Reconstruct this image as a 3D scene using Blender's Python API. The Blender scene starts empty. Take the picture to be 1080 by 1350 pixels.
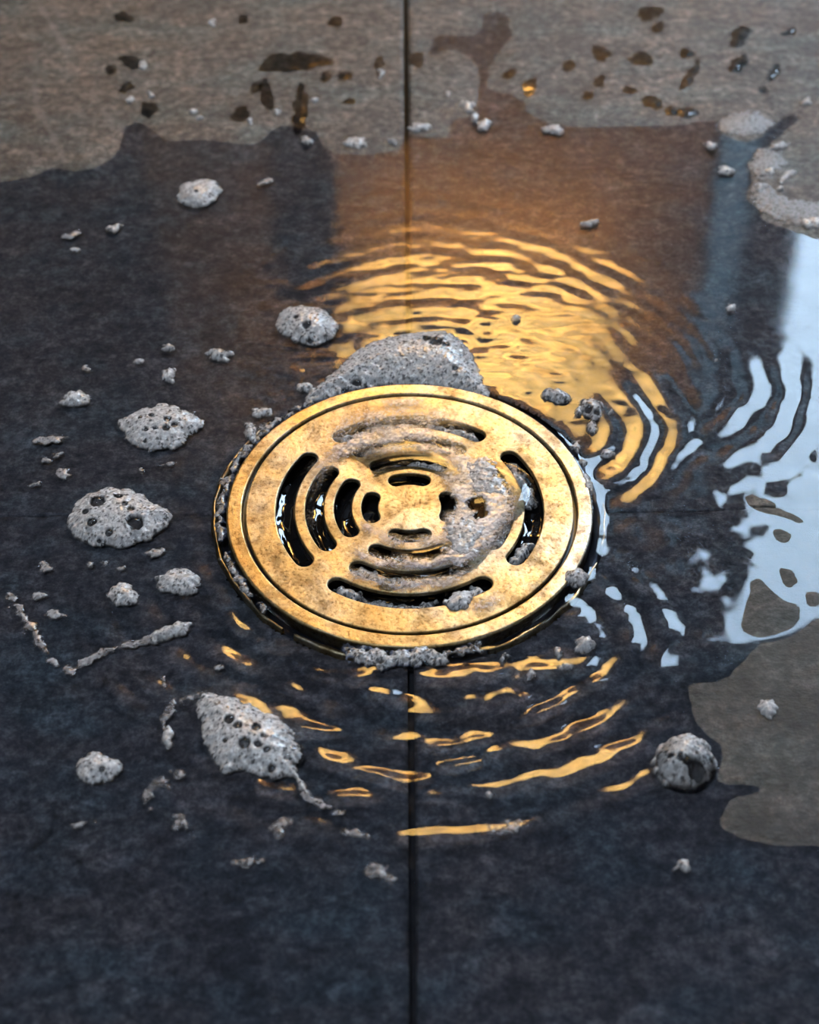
import bpy, bmesh, math, random
import numpy as np
from mathutils import Matrix, Vector

random.seed(7)
RNG = np.random.default_rng(7)
scene = bpy.context.scene
COL = scene.collection

# ------------------------------------------------------------------ camera
F = 2400.0                       # focal length in pixels of the 1080 x 1350 frame
PITCH = math.radians(46.0)
DIST = 0.55
ROLL = math.radians(-0.42)
AIM = Vector((0.0, -0.0008, 0.0))
fwd = Vector((0, math.cos(PITCH), -math.sin(PITCH)))
r0 = Vector((1, 0, 0))
u0 = r0.cross(fwd)
right = r0 * math.cos(ROLL) + u0 * math.sin(ROLL)
up = u0 * math.cos(ROLL) - r0 * math.sin(ROLL)
CAM = AIM - fwd * DIST
cam_data = bpy.data.cameras.new('camera')
cam = bpy.data.objects.new('camera', cam_data)
COL.objects.link(cam)
M = Matrix.Identity(4)
for i in range(3):
    M[i][0] = right[i]; M[i][1] = up[i]; M[i][2] = -fwd[i]; M[i][3] = CAM[i]
cam.matrix_world = M
cam_data.sensor_fit = 'VERTICAL'
cam_data.sensor_height = 36.0
cam_data.lens = F * 36.0 / 1350.0
cam_data.clip_start = 0.01
cam_data.dof.use_dof = True
cam_data.dof.focus_distance = 0.545
cam_data.dof.aperture_fstop = 13.0
scene.camera = cam

# ------------------------------------------------------------------ sky, lights, exposure
world = bpy.data.worlds.new('sky')
scene.world = world
world.use_nodes = True
wn = world.node_tree
wn.nodes['Background'].inputs['Color'].default_value = (0.56, 0.77, 1.0, 1)
wn.nodes['Background'].inputs['Strength'].default_value = 30.0
LAMP_POWER = 30.0               # emission of the lamp shade
CEILING_FILL = 27.0  # emission of the added ceiling fill
vs = scene.view_settings
vs.view_transform = 'Standard'
vs.look = 'None'
vs.gamma = 1.0
vs.use_curve_mapping = False
vs.exposure = 0.0
scene.cycles.max_bounces = 8
scene.cycles.transparent_max_bounces = 24
scene.cycles.caustics_reflective = False
scene.cycles.caustics_refractive = False
scene.cycles.sample_clamp_indirect = 6.0

# ------------------------------------------------------------------ helpers
def P(u, v, z=0.0):
    """ground point that the photograph's pixel shows (used to lay the floor out in plan)"""
    d = fwd + right * ((u - 540.0) / F) + up * ((675.0 - v) / F)
    t = (z - CAM.z) / d.z
    p = CAM + d * t
    return (p.x, p.y)

def hash2(ix, iy, seed):
    n = (ix.astype(np.int64) * 374761393 + iy.astype(np.int64) * 668265263 + seed * 974634777) & 0x7fffffff
    n = ((n ^ (n >> 13)) * 1274126177) & 0x7fffffff
    n = (n ^ (n >> 16)) & 0xffff
    return n / 65535.0

def vnoise(x, y, seed=0):
    x = np.asarray(x, float); y = np.asarray(y, float)
    ix = np.floor(x); iy = np.floor(y)
    fx = x - ix; fy = y - iy
    fx = fx * fx * (3 - 2 * fx); fy = fy * fy * (3 - 2 * fy)
    a = hash2(ix, iy, seed); b = hash2(ix + 1, iy, seed)
    c = hash2(ix, iy + 1, seed); d = hash2(ix + 1, iy + 1, seed)
    return (a * (1 - fx) + b * fx) * (1 - fy) + (c * (1 - fx) + d * fx) * fy

def fbm(x, y, seed=0, octs=4):
    s = 0; a = 0.5; t = 0
    for o in range(octs):
        s = s + a * vnoise(x * 2 ** o + o * 17.3, y * 2 ** o - o * 9.1, seed + o)
        t += a; a *= 0.5
    return s / t * 2 - 1

def sstep(a, b, x):
    t = np.clip((x - a) / (b - a), 0, 1)
    return t * t * (3 - 2 * t)

def smooth_poly(pts, n=6):
    pts = [np.array(p, float) for p in pts]
    out = []
    m = len(pts)
    for i in range(m):
        p0, p1, p2, p3 = pts[i - 1], pts[i], pts[(i + 1) % m], pts[(i + 2) % m]
        for k in range(n):
            t = k / n
            out.append(0.5 * ((2 * p1) + (-p0 + p2) * t + (2 * p0 - 5 * p1 + 4 * p2 - p3) * t * t + (-p0 + 3 * p1 - 3 * p2 + p3) * t ** 3))
    return np.array(out)

def seg_dist(X, Y, a, b):
    dx, dy = b[0] - a[0], b[1] - a[1]
    L = dx * dx + dy * dy + 1e-16
    t = np.clip(((X - a[0]) * dx + (Y - a[1]) * dy) / L, 0, 1)
    return np.hypot(X - a[0] - t * dx, Y - a[1] - t * dy), t

def sdf(X, Y, poly):
    """signed distance to a closed polygon, positive inside"""
    D = np.full(X.shape, 1e9)
    inside = np.zeros(X.shape, bool)
    n = len(poly)
    for i in range(n):
        a, b = poly[i], poly[(i + 1) % n]
        d, _ = seg_dist(X, Y, a, b)
        np.minimum(D, d, out=D)
        if a[1] != b[1]:
            c = ((a[1] > Y) != (b[1] > Y)) & (X < (b[0] - a[0]) * (Y - a[1]) / (b[1] - a[1]) + a[0])
            inside ^= c
    return np.where(inside, D, -D)

def ground_poly(px, smooth=4):
    q = [P(u, v) for u, v in px]
    return smooth_poly(q, smooth) if smooth else np.array(q)

def link(name, me, mat=None, parent=None):
    o = bpy.data.objects.new(name, me)
    COL.objects.link(o)
    if mat:
        me.materials.append(mat)
    if parent:
        o.parent = parent
    return o

def tag(o, label=None, cat=None, group=None, kind=None):
    if label: o['label'] = label
    if cat: o['category'] = cat
    if group: o['group'] = group
    if kind: o['kind'] = kind
    return o

def empty(name, loc=(0, 0, 0)):
    o = bpy.data.objects.new(name, None)
    o.empty_display_size = 0.01
    o.location = loc
    COL.objects.link(o)
    return o

def grid_mesh(name, X, Y, Z, cells, attrs=None, smooth=True):
    """mesh from 2-D arrays of points, keeping the cells whose mask is true"""
    ny, nx = X.shape
    idx = np.arange(nx * ny).reshape(ny, nx)
    q = np.stack([idx[:-1, :-1], idx[:-1, 1:], idx[1:, 1:], idx[1:, :-1]], -1)[cells]
    used, inv = np.unique(q.ravel(), return_inverse=True)
    co = np.stack([X.ravel()[used], Y.ravel()[used], Z.ravel()[used]], -1).astype(np.float32)
    me = bpy.data.meshes.new(name)
    me.vertices.add(len(co)); me.vertices.foreach_set('co', co.ravel())
    nf = len(q)
    me.loops.add(nf * 4); me.loops.foreach_set('vertex_index', inv.astype(np.int32).ravel())
    me.polygons.add(nf)
    me.polygons.foreach_set('loop_start', np.arange(0, nf * 4, 4, dtype=np.int32))
    me.polygons.foreach_set('use_smooth', np.full(nf, smooth, bool))
    for k, A in (attrs or {}).items():
        at = me.attributes.new(k, 'FLOAT', 'POINT')
        at.data.foreach_set('value', A.ravel()[used].astype(np.float32))
    me.update(calc_edges=True)
    me.validate()
    return me

def bm_mesh(name, bm, smooth=False):
    me = bpy.data.meshes.new(name)
    bm.normal_update()
    bm.to_mesh(me); bm.free()
    if smooth:
        me.polygons.foreach_set('use_smooth', np.full(len(me.polygons), True))
    return me

def box_bm(x0, x1, y0, y1, z0, z1, bevel=0.0, bm=None):
    b = bmesh.new() if bm is None else bm
    r = bmesh.ops.create_cube(b, size=1)
    for v in r['verts']:
        v.co = Vector(((x0 + x1) / 2 + v.co.x * (x1 - x0), (y0 + y1) / 2 + v.co.y * (y1 - y0), (z0 + z1) / 2 + v.co.z * (z1 - z0)))
    if bevel:
        bmesh.ops.bevel(b, geom=list(b.edges), offset=bevel, segments=2, affect='EDGES', profile=0.5)
    return b

def lathe_bm(profile, n=192, close=False):
    """revolve (r, z) pairs about z"""
    b = bmesh.new()
    rings = []
    for r, z in profile:
        rings.append([b.verts.new((r * math.cos(2 * math.pi * k / n), r * math.sin(2 * math.pi * k / n), z)) for k in range(n)])
    m = len(rings)
    for i in range(m if close else m - 1):
        A, B = rings[i], rings[(i + 1) % m]
        for k in range(n):
            b.faces.new((A[k], A[(k + 1) % n], B[(k + 1) % n], B[k]))
    bmesh.ops.recalc_face_normals(b, faces=b.faces)
    return b

# ------------------------------------------------------------------ materials
def new_mat(name):
    m = bpy.data.materials.new(name)
    m.use_nodes = True
    nt = m.node_tree
    return m, nt, nt.nodes['Principled BSDF'], nt.nodes['Material Output']

def N(nt, t, **kw):
    n = nt.nodes.new(t)
    for k, v in kw.items():
        setattr(n, k, v)
    return n

def noise(nt, scale, detail=4, rough=0.6, vec=None):
    n = N(nt, 'ShaderNodeTexNoise')
    n.inputs['Scale'].default_value = scale
    n.inputs['Detail'].default_value = detail
    n.inputs['Roughness'].default_value = rough
    if vec is not None:
        nt.links.new(vec, n.inputs['Vector'])
    return n

def ramp(nt, fac, stops, interp='LINEAR'):
    n = N(nt, 'ShaderNodeValToRGB')
    n.color_ramp.interpolation = interp
    el = n.color_ramp.elements
    while len(el) < len(stops):
        el.new(0.5)
    for e, (p, c) in zip(el, stops):
        e.position = p
        e.color = (*c, 1) if len(c) == 3 else c
    nt.links.new(fac, n.inputs['Fac'])
    return n

def mixc(nt, fac, a, b, mode='MIX'):
    n = N(nt, 'ShaderNodeMix', data_type='RGBA', blend_type=mode)
    for sock, v in ((n.inputs[0], fac), (n.inputs[6], a), (n.inputs[7], b)):
        if hasattr(v, 'is_linked') or hasattr(v, 'links'):
            nt.links.new(v, sock)
        elif isinstance(v, (int, float)):
            sock.default_value = v
        else:
            sock.default_value = (*v, 1) if len(v) == 3 else v
    return n.outputs[2]

def math_n(nt, op, a, b=0.0):
    n = N(nt, 'ShaderNodeMath', operation=op)
    for i, v in enumerate((a, b)):
        if isinstance(v, (int, float)):
            n.inputs[i].default_value = v
        else:
            nt.links.new(v, n.inputs[i])
    return n.outputs[0]

def simple(name, col, rough=0.5, metal=0.0, grain=0.0, gscale=40, emit=None, emit_s=0.0):
    m, nt, b, out = new_mat(name)
    b.inputs['Roughness'].default_value = rough
    b.inputs['Metallic'].default_value = metal
    tc = N(nt, 'ShaderNodeTexCoord')
    nz = noise(nt, gscale, 5, 0.6, tc.outputs['Object'])
    dark = tuple(c * (1 - grain) for c in col)
    lite = tuple(min(1, c * (1 + grain)) for c in col)
    r = ramp(nt, nz.outputs['Fac'], [(0.3, dark), (0.7, lite)])
    nt.links.new(r.outputs['Color'], b.inputs['Base Color'])
    if emit:
        b.inputs['Emission Color'].default_value = (*emit, 1)
        b.inputs['Emission Strength'].default_value = emit_s
    return m

def make_slate():
    m, nt, b, out = new_mat('slate')
    tc = N(nt, 'ShaderNodeTexCoord'); vec = tc.outputs['Object']
    mp = N(nt, 'ShaderNodeMapping'); mp.inputs['Scale'].default_value = (1, 1.6, 1)
    nt.links.new(vec, mp.inputs['Vector']); v2 = mp.outputs['Vector']
    big = noise(nt, 14, 5, 0.62, vec)
    c1 = ramp(nt, big.outputs['Fac'], [(0.32, (0.070, 0.068, 0.066)), (0.5, (0.103, 0.091, 0.083)), (0.68, (0.142, 0.119, 0.100))])
    hue = noise(nt, 26, 3, 0.6, v2)
    c2 = mixc(nt, ramp(nt, hue.outputs['Fac'], [(0.45, (0, 0, 0)), (0.68, (0.75, 0.75, 0.75))]).outputs['Color'], c1.outputs['Color'], (0.085, 0.115, 0.115))
    fine = noise(nt, 340, 6, 0.8, vec)
    f = ramp(nt, fine.outputs['Fac'], [(0.32, (0.2, 0.2, 0.23)), (0.5, (0.92, 0.92, 0.92)), (0.66, (2.3, 2.25, 2.2))])
    c3 = mixc(nt, 1.0, c2, f.outputs['Color'], 'MULTIPLY')
    st = noise(nt, 75, 7, 0.72, v2); st.inputs['Distortion'].default_value = 1.2
    sf = ramp(nt, st.outputs['Fac'], [(0.30, (0.38, 0.40, 0.43)), (0.5, (1, 1, 1)), (0.68, (1.8, 1.75, 1.72))])
    c3 = mixc(nt, 1.0, c3, sf.outputs['Color'], 'MULTIPLY')
    vein = N(nt, 'ShaderNodeAttribute', attribute_name='vein')
    c4 = mixc(nt, vein.outputs['Fac'], c3, (0.26, 0.24, 0.23))
    dk = N(nt, 'ShaderNodeAttribute', attribute_name='crack')
    c5 = mixc(nt, dk.outputs['Fac'], c4, (0.018, 0.017, 0.017))
    dp = N(nt, 'ShaderNodeAttribute', attribute_name='damp')
    c6 = mixc(nt, dp.outputs['Fac'], c5, mixc(nt, 1.0, c5, (0.15, 0.165, 0.14), 'MULTIPLY'))
    nt.links.new(c6, b.inputs['Base Color'])
    b.inputs['Roughness'].default_value = 0.46
    b.inputs['Specular IOR Level'].default_value = 0.5
    bp = N(nt, 'ShaderNodeBump'); bp.inputs['Strength'].default_value = 0.8; bp.inputs['Distance'].default_value = 0.0010
    mid = noise(nt, 130, 6, 0.7, v2)
    nt.links.new(math_n(nt, 'ADD', math_n(nt, 'MULTIPLY', fine.outputs['Fac'], 0.5), mid.outputs['Fac']), bp.inputs['Height'])
    nt.links.new(bp.outputs['Normal'], b.inputs['Normal'])
    return m

def make_water(name, tint, rough=0.02, ior=1.34):
    m, nt, b, out = new_mat(name)
    nt.nodes.remove(b)
    tr = N(nt, 'ShaderNodeBsdfTransparent'); tr.inputs['Color'].default_value = (*tint, 1)
    gl = N(nt, 'ShaderNodeBsdfGlossy'); gl.inputs['Roughness'].default_value = rough
    fr = N(nt, 'ShaderNodeFresnel'); fr.inputs['IOR'].default_value = ior
    mx = N(nt, 'ShaderNodeMixShader')
    nt.links.new(fr.outputs['Fac'], mx.inputs['Fac'])
    nt.links.new(tr.outputs['BSDF'], mx.inputs[1]); nt.links.new(gl.outputs['BSDF'], mx.inputs[2])
    nt.links.new(mx.outputs['Shader'], out.inputs['Surface'])
    return m

def make_brass(name, tone=1.0, rough=0.36):
    m, nt, b, out = new_mat(name)
    tc = N(nt, 'ShaderNodeTexCoord'); vec = tc.outputs['Object']
    big = noise(nt, 26, 6, 0.7, vec)
    c = ramp(nt, big.outputs['Fac'], [(0.3, (0.66 * tone, 0.46 * tone, 0.18 * tone)), (0.48, (0.79 * tone, 0.62 * tone, 0.32 * tone)), (0.66, (0.84 * tone, 0.80 * tone, 0.68 * tone))])
    sp = noise(nt, 900, 4, 0.7, vec)
    f = ramp(nt, sp.outputs['Fac'], [(0.3, (0.3, 0.25, 0.2)), (0.5, (1, 1, 1))])
    pt = noise(nt, 120, 4, 0.7, vec)
    f2 = ramp(nt, pt.outputs['Fac'], [(0.34, (0.45, 0.37, 0.28)), (0.52, (1, 1, 1))])
    cc = mixc(nt, 0.85, c.outputs['Color'], f.outputs['Color'], 'MULTIPLY')
    cc = mixc(nt, 0.8, cc, f2.outputs['Color'], 'MULTIPLY')
    nt.links.new(cc, b.inputs['Base Color'])
    b.inputs['Metallic'].default_value = 1.0
    rr = ramp(nt, pt.outputs['Fac'], [(0.3, (rough + 0.14,) * 3), (0.7, (rough - 0.08,) * 3)])
    nt.links.new(rr.outputs['Color'], b.inputs['Roughness'])
    bp = N(nt, 'ShaderNodeBump'); bp.inputs['Strength'].default_value = 0.35; bp.inputs['Distance'].default_value = 0.0003
    nt.links.new(math_n(nt, 'ADD', sp.outputs['Fac'], math_n(nt, 'MULTIPLY', pt.outputs['Fac'], 2.0)), bp.inputs['Height'])
    nt.links.new(bp.outputs['Normal'], b.inputs['Normal'])
    return m

def make_foam(name, light=(0.93, 0.93, 0.94), dark=(0.05, 0.05, 0.055), veil=False, rough=0.22):
    m, nt, b, out = new_mat(name)
    tone = N(nt, 'ShaderNodeAttribute', attribute_name='tone')
    tc = N(nt, 'ShaderNodeTexCoord')
    sp = noise(nt, 1500, 3, 0.7, tc.outputs['Object'])
    s = ramp(nt, sp.outputs['Fac'], [(0.3, (0.55, 0.55, 0.56)), (0.62, (1, 1, 1))])
    c = mixc(nt, tone.outputs['Fac'], dark, light)
    c = mixc(nt, 0.8, c, s.outputs['Color'], 'MULTIPLY')
    nt.links.new(c, b.inputs['Base Color'])
    b.inputs['Roughness'].default_value = rough
    b.inputs['Specular IOR Level'].default_value = 0.5
    al = N(nt, 'ShaderNodeAttribute', attribute_name='cover')
    tr = N(nt, 'ShaderNodeBsdfTransparent')
    mx = N(nt, 'ShaderNodeMixShader')
    fac = al.outputs['Fac']
    if veil:
        v = noise(nt, 1300, 4, 0.75, tc.outputs['Object'])
        vv = math_n(nt, 'SUBTRACT', math_n(nt, 'ADD', math_n(nt, 'MULTIPLY', v.outputs['Fac'], 1.3), fac), 0.95)
        n2 = N(nt, 'ShaderNodeMath', operation='MULTIPLY', use_clamp=True)
        nt.links.new(vv, n2.inputs[0]); n2.inputs[1].default_value = 1.5
        fac = n2.outputs[0]
    nt.links.new(fac, mx.inputs['Fac'])
    nt.links.new(tr.outputs['BSDF'], mx.inputs[1]); nt.links.new(b.outputs['BSDF'], mx.inputs[2])
    nt.links.new(mx.outputs['Shader'], out.inputs['Surface'])
    return m

SLATE = make_slate()
WATER = make_water('pool_water', (0.80, 0.84, 0.96), 0.05)
CLEAR = make_water('clear_water', (0.985, 0.985, 0.985))
DAMP = make_water('damp_film', (0.55, 0.55, 0.56), 0.08)
BUBBLE = make_water('bubble_film', (0.85, 0.85, 0.87))
DOME = make_water('thick_bubble_film', (0.97, 0.97, 0.97), 0.05, 1.28)
BRASS = make_brass('brass_grate', 0.66, 0.42)
BRASS2 = make_brass('brass_frame', 0.68, 0.38)
FOAM = make_foam('foam')
FOAM_DRY = make_foam('foam_scum', (0.52, 0.52, 0.54))
STONE_SHEEN = make_foam('dry_stone_sheen', (0.30, 0.31, 0.33), rough=0.5)  # pale grey painted for light reflected on dry stone
VEIL = make_foam('foam_veil', (0.86, 0.86, 0.92), (0.12, 0.11, 0.12), veil=True)
GROUT = simple('grout', (0.03, 0.029, 0.028), 0.9, 0, 0.4, 300)
SEAL = simple('dark_sealant', (0.02, 0.02, 0.022), 0.35, 0, 0.4, 200)
CUP = simple('drain_cup_metal', (0.045, 0.034, 0.022), 0.35, 0.6, 0.6, 150)
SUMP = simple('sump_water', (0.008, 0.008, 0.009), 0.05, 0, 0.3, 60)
WARM_WALL = simple('warm_plaster', (0.78, 0.58, 0.39), 0.8, 0, 0.15, 5)
DARK_WALL = simple('dark_wall_slate', (0.05, 0.055, 0.065), 0.7, 0, 0.3, 8)
PALE_WALL = simple('grey_plaster', (0.34, 0.34, 0.35), 0.85, 0, 0.1, 5)
CEIL = simple('dark_ceiling_paint', (0.10, 0.10, 0.115), 0.9, 0, 0.1, 3)
WFRAME = simple('dark_green_window_frame', (0.035, 0.045, 0.042), 0.45, 0, 0.3, 20)
DARKWOOD = simple('dark_post_paint', (0.02, 0.02, 0.022), 0.6, 0, 0.3, 30)
SHADE = simple('lamp_shade_lit', (0.9, 0.7, 0.4), 0.6, 0, 0.05, 20, (1.0, 0.60, 0.17), LAMP_POWER)
_nt = SHADE.node_tree
_tc = N(_nt, 'ShaderNodeTexCoord'); _mp = N(_nt, 'ShaderNodeMapping'); _mp.inputs['Scale'].default_value = (4.2, 0.0, 5.2)
_gr = N(_nt, 'ShaderNodeTexGradient', gradient_type='SPHERICAL')           # the cloth shade is brightest before its bulb
_nt.links.new(_tc.outputs['Object'], _mp.inputs['Vector']); _nt.links.new(_mp.outputs['Vector'], _gr.inputs['Vector'])
_nt.links.new(math_n(_nt, 'ADD', math_n(_nt, 'MULTIPLY', _gr.outputs['Fac'], LAMP_POWER * 1.55), LAMP_POWER * 0.22), _nt.nodes['Principled BSDF'].inputs['Emission Strength'])
FILL_GLOW = simple('ceiling_fill_lit', (0.9, 0.9, 0.88), 0.6, 0, 0.02, 20, (0.78, 0.89, 1.0), CEILING_FILL)

# ------------------------------------------------------------------ plan of the floor: drain, shoreline, veins
R = 0.0553                       # outer radius of the brass drain
HOLE = R * 1.075

SHORE = [(-420, 300), (-60, 250), (20, 238), (70, 222), (110, 226), (152, 205), (162, 178), (178, 160), (200, 170), (222, 186), (280, 186),
         (335, 190), (358, 175), (372, 166), (398, 168), (420, 176), (430, 196), (470, 205), (530, 196), (545, 182), (590, 182), (596, 160),
         (625, 150), (632, 100), (622, 75), (590, 66), (568, 72), (576, 48), (628, 46), (640, 20), (668, 20), (672, 52), (648, 80), (644, 118),
         (680, 128), (715, 160), (780, 168), (880, 166), (940, 160), (950, 174), (985, 186), (1015, 170), (1042, 150), (1048, 164), (1005, 200), (985, 215),
         (990, 240), (985, 262), (1005, 290), (1050, 306), (1140, 335), (1420, 400), (1500, 760), (1480, 1500), (540, 1560), (-420, 1500), (-500, 700)]
ISLANDS = [
    [(905, 905), (960, 890), (1010, 850), (1140, 825), (1140, 1130), (1075, 1115), (1010, 1112), (950, 1090), (962, 1055), (1000, 1040), (950, 1030), (948, 985), (920, 950)],
    [(998, 762), (1030, 790), (1052, 800), (1046, 832), (1000, 838), (975, 826), (985, 790)],
    [(1028, 748), (1046, 752), (1058, 768), (1040, 775), (1028, 764)],
    [(1062, 780), (1078, 784), (1080, 798), (1066, 797)],
    [(1018, 700), (1032, 697), (1046, 705), (1040, 716), (1024, 714)],
    [(985, 655), (1010, 662), (1052, 680), (1058, 690), (1030, 682), (995, 668)],
]
shore = ground_poly(SHORE, 3)
islands = [ground_poly(p, 4) for p in ISLANDS]

def tile_height(X, Y):
    s = sdf(X, Y, shore)
    s = s + 0.0016 * fbm(X * 160, Y * 160, 3, 4)
    for isl in islands:
        si = sdf(X, Y, isl) + 0.0018 * fbm(X * 140, Y * 140, 5, 4)
        s = np.minimum(s, -si)
    low = sstep(-0.012, 0.012, s)
    T = 0.0007 - 0.0020 * low + 0.0003 * (1 - np.abs(2 * low - 1))
    T = T + 0.00016 * fbm(X * 90, Y * 140, 11, 5) * (0.6 + 0.4 * low)
    return T, s

VEINS = [([(40, -10), (66, 30), (84, 60), (88, 75)], 5, 0.7), ([(45, 115), (52, 150), (72, 185), (86, 215)], 6, 0.6),
         ([(60, -10), (80, 25)], 4, 0.5), ([(120, 120), (150, 170)], 3, 0.4),
         ([(930, 1180), (960, 1260), (975, 1330)], 2.5, 0.35), ([(0, 590), (28, 570)], 3, 0.6),
         ([(0, 720), (40, 690), (90, 672)], 2.5, 0.3), ([(0, 745), (60, 725), (105, 712)], 2, 0.3),
         ([(170, 1340), (188, 1318), (214, 1322), (212, 1350)], 8, 0.25)]
CRACKS = [([(0, 1128), (40, 1116), (66, 1095), (70, 1070)], 2.2, 0.8), ([(218, 1278), (250, 1264), (290, 1262), (350, 1268)], 2.2, 0.75),
          ([(183, 1320), (200, 1312), (217, 1318)], 2.0, 0.7), ([(540, 181), (600, 184), (640, 202), (700, 208), (740, 222), (800, 218), (835, 236), (905, 242)], 3.2, 0.9),
          ([(0, 200), (30, 240)], 3, 0.4), ([(250, 470), (330, 452), (350, 430)], 2, 0.4), ([(20, 545), (60, 500), (110, 470)], 2, 0.3)]

def strokes(X, Y, L, seed):
    A = np.zeros(X.shape)
    for pts, w, s in L:
        q = [P(u, v) for u, v in pts]
        wm = w * 0.00026
        wob = 0.0012 * fbm(X * 260, Y * 260, seed, 3)
        for a, b in zip(q[:-1], q[1:]):
            x0, x1 = min(a[0], b[0]) - 0.01, max(a[0], b[0]) + 0.01
            y0, y1 = min(a[1], b[1]) - 0.01, max(a[1], b[1]) + 0.01
            mk = (X > x0) & (X < x1) & (Y > y0) & (Y < y1)
            if not mk.any():
                continue
            d, _ = seg_dist(X[mk], Y[mk], a, b)
            d = np.abs(d + wob[mk])
            A[mk] = np.maximum(A[mk], s * (1 - sstep(wm * 0.4, wm * 1.2, d)))
    return A * (0.55 + 0.45 * vnoise(X * 500, Y * 500, seed + 4))

# ------------------------------------------------------------------ setting: floor with its tiles
def axis(lo, hi, flo, fhi, step, coarse):
    a = [lo]
    while a[-1] < hi - 1e-9:
        s = step if (flo - 1e-9 <= a[-1] < fhi) else coarse
        nxt = a[-1] + s
        if a[-1] < flo < nxt:
            nxt = flo
        a.append(min(nxt, hi))
    return np.array(a)

TS = 0.40
JW = 0.0009                      # half width of a joint running away from the camera
JY = 0.00025                     # the cross joint is tighter
HY = 0.0                         # the cross joint runs under the drain

b = bmesh.new()
bmesh.ops.create_grid(b, x_segments=24, y_segments=24, size=1.6)
bmesh.ops.delete(b, geom=[f for f in b.faces if f.calc_center_median().length < 0.12], context='FACES')
edge = [e for e in b.edges if e.is_boundary and (e.verts[0].co.length < 0.6)]
ret = bmesh.ops.extrude_edge_only(b, edges=edge)
for v in [g for g in ret['geom'] if isinstance(g, bmesh.types.BMVert)]:
    a = math.atan2(v.co.y, v.co.x)
    v.co.x = R * 1.03 * math.cos(a); v.co.y = R * 1.03 * math.sin(a)
for v in b.verts:
    v.co.z = -0.0048
floor = link('floor', bm_mesh('floor', b), GROUT)
tag(floor, 'dark slate tiled floor sloping to the brass drain', kind='structure')

joint_noise = lambda t, s: 0.00035 * (fbm(t * 220, t * 0 + s, 40 + s, 3))
for ix in range(-3, 3):
    for iy in range(-3, 3):
        x0, x1 = ix * TS, (ix + 1) * TS
        y0, y1 = HY + iy * TS, HY + (iy + 1) * TS
        near = ix in (-1, 0) and iy in (-1, 0)
        if near:
            ax = axis(x0 + JW, x1 - JW, -0.172, 0.172, 0.0009, 0.012)
            ay = axis(y0 + JY, y1 - JY, -0.15, 0.33, 0.0011, 0.012)
        else:
            ax = np.linspace(x0 + JW, x1 - JW, 12); ay = np.linspace(y0 + JY, y1 - JY, 12)
        X, Y = np.meshgrid(ax, ay)
        if near:
            T, s = tile_height(X, Y)
            e = np.minimum(np.minimum(X - x0, x1 - X) - JW, np.minimum(Y - y0, y1 - Y) - JY + 0.0006)
            e = e + 0.0006 * fbm(X * 300, Y * 300, 21, 3)
            T = T - 0.0008 * (1 - sstep(-0.0005, 0.0010, e)) 
            vein = strokes(X, Y, VEINS, 60); crack = strokes(X, Y, CRACKS, 70)
            T = T - 0.0004 * crack
            rr = np.hypot(X, Y)
            cells = (rr[:-1, :-1] > HOLE - 0.0002) & (rr[1:, 1:] > HOLE - 0.0002) & (rr[:-1, 1:] > HOLE - 0.0002) & (rr[1:, :-1] > HOLE - 0.0002)
            nearc = (rr < HOLE + 0.0009) & (rr > HOLE - 0.0012)
            k = HOLE / np.maximum(rr, 1e-6)
            X = np.where(nearc, X * k, X); Y = np.where(nearc, Y * k, Y)
            T = np.where(nearc, T - 0.0006, T)
            damp = np.zeros(X.shape)
            for isl in islands:
                damp = np.maximum(damp, sstep(-0.004, 0.003, sdf(X, Y, isl)) * (0.75 + 0.5 * fbm(X * 90, Y * 90, 77, 3)))
            at = {'vein': vein, 'crack': crack, 'damp': np.clip(damp, 0, 1)}
        else:
            T = 0.0004 + 0.00016 * fbm(X * 60, Y * 60, 11, 3)
            cells = np.ones((len(ay) - 1, len(ax) - 1), bool); at = None
        # turn the border down so each tile has an edge
        X2 = np.pad(X, 1, mode='edge'); Y2 = np.pad(Y, 1, mode='edge'); T2 = np.pad(T, 1, constant_values=-0.006)
        c2 = np.pad(cells, 1, constant_values=True)
        if near:
            ry = np.hypot(X2, Y2)
            bad = (ry[:-1, :-1] < HOLE) | (ry[1:, 1:] < HOLE) | (ry[:-1, 1:] < HOLE) | (ry[1:, :-1] < HOLE)
            inner = np.zeros_like(c2); inner[1:-1, 1:-1] = True
            c2 &= inner | ~bad
            at = {k2: np.pad(v, 1, mode='edge') for k2, v in at.items()}
        link('tile', grid_mesh('tile', X2, Y2, T2, c2, at), SLATE, floor)

# ------------------------------------------------------------------ setting: the bathroom the water mirrors
def wall_piece(name, x0, x1, y0, y1, z0, z1, mat, parent=None):
    o = link(name, bm_mesh(name, box_bm(x0, x1, y0, y1, z0, z1)), mat, parent)
    if parent is None:
        o['kind'] = 'structure'
    return o

WY = 1.60
ZC = 2.40
WX0, WX1, WZ0, WZ1 = 0.515, 1.00, 0.80, 2.10       # main window
SX0, SX1 = 0.415, 0.478                            # narrow side light
wb = wall_piece('wall_back', -1.6, -0.335, WY, WY + 0.12, 0, ZC, DARK_WALL)
wall_piece('panel', SX1, WX0, WY, WY + 0.10, 0, ZC, DARK_WALL, wb)
wall_piece('panel', SX0, SX1, WY, WY + 0.12, 0, WZ0, DARK_WALL, wb)
wall_piece('panel', SX0, SX1, WY, WY + 0.12, WZ1, ZC, DARK_WALL, wb)
wall_piece('panel', WX0, WX1, WY, WY + 0.12, 0, WZ0, DARK_WALL, wb)
wall_piece('panel', WX0, WX1, WY, WY + 0.12, WZ1, ZC, DARK_WALL, wb)
wall_piece('panel', WX1, 1.62, WY, WY + 0.12, 0, ZC, DARK_WALL, wb)
wall_piece('panel', -0.335, SX0, WY + 0.02, WY + 0.12, 0, ZC, DARK_WALL, wb)
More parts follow.
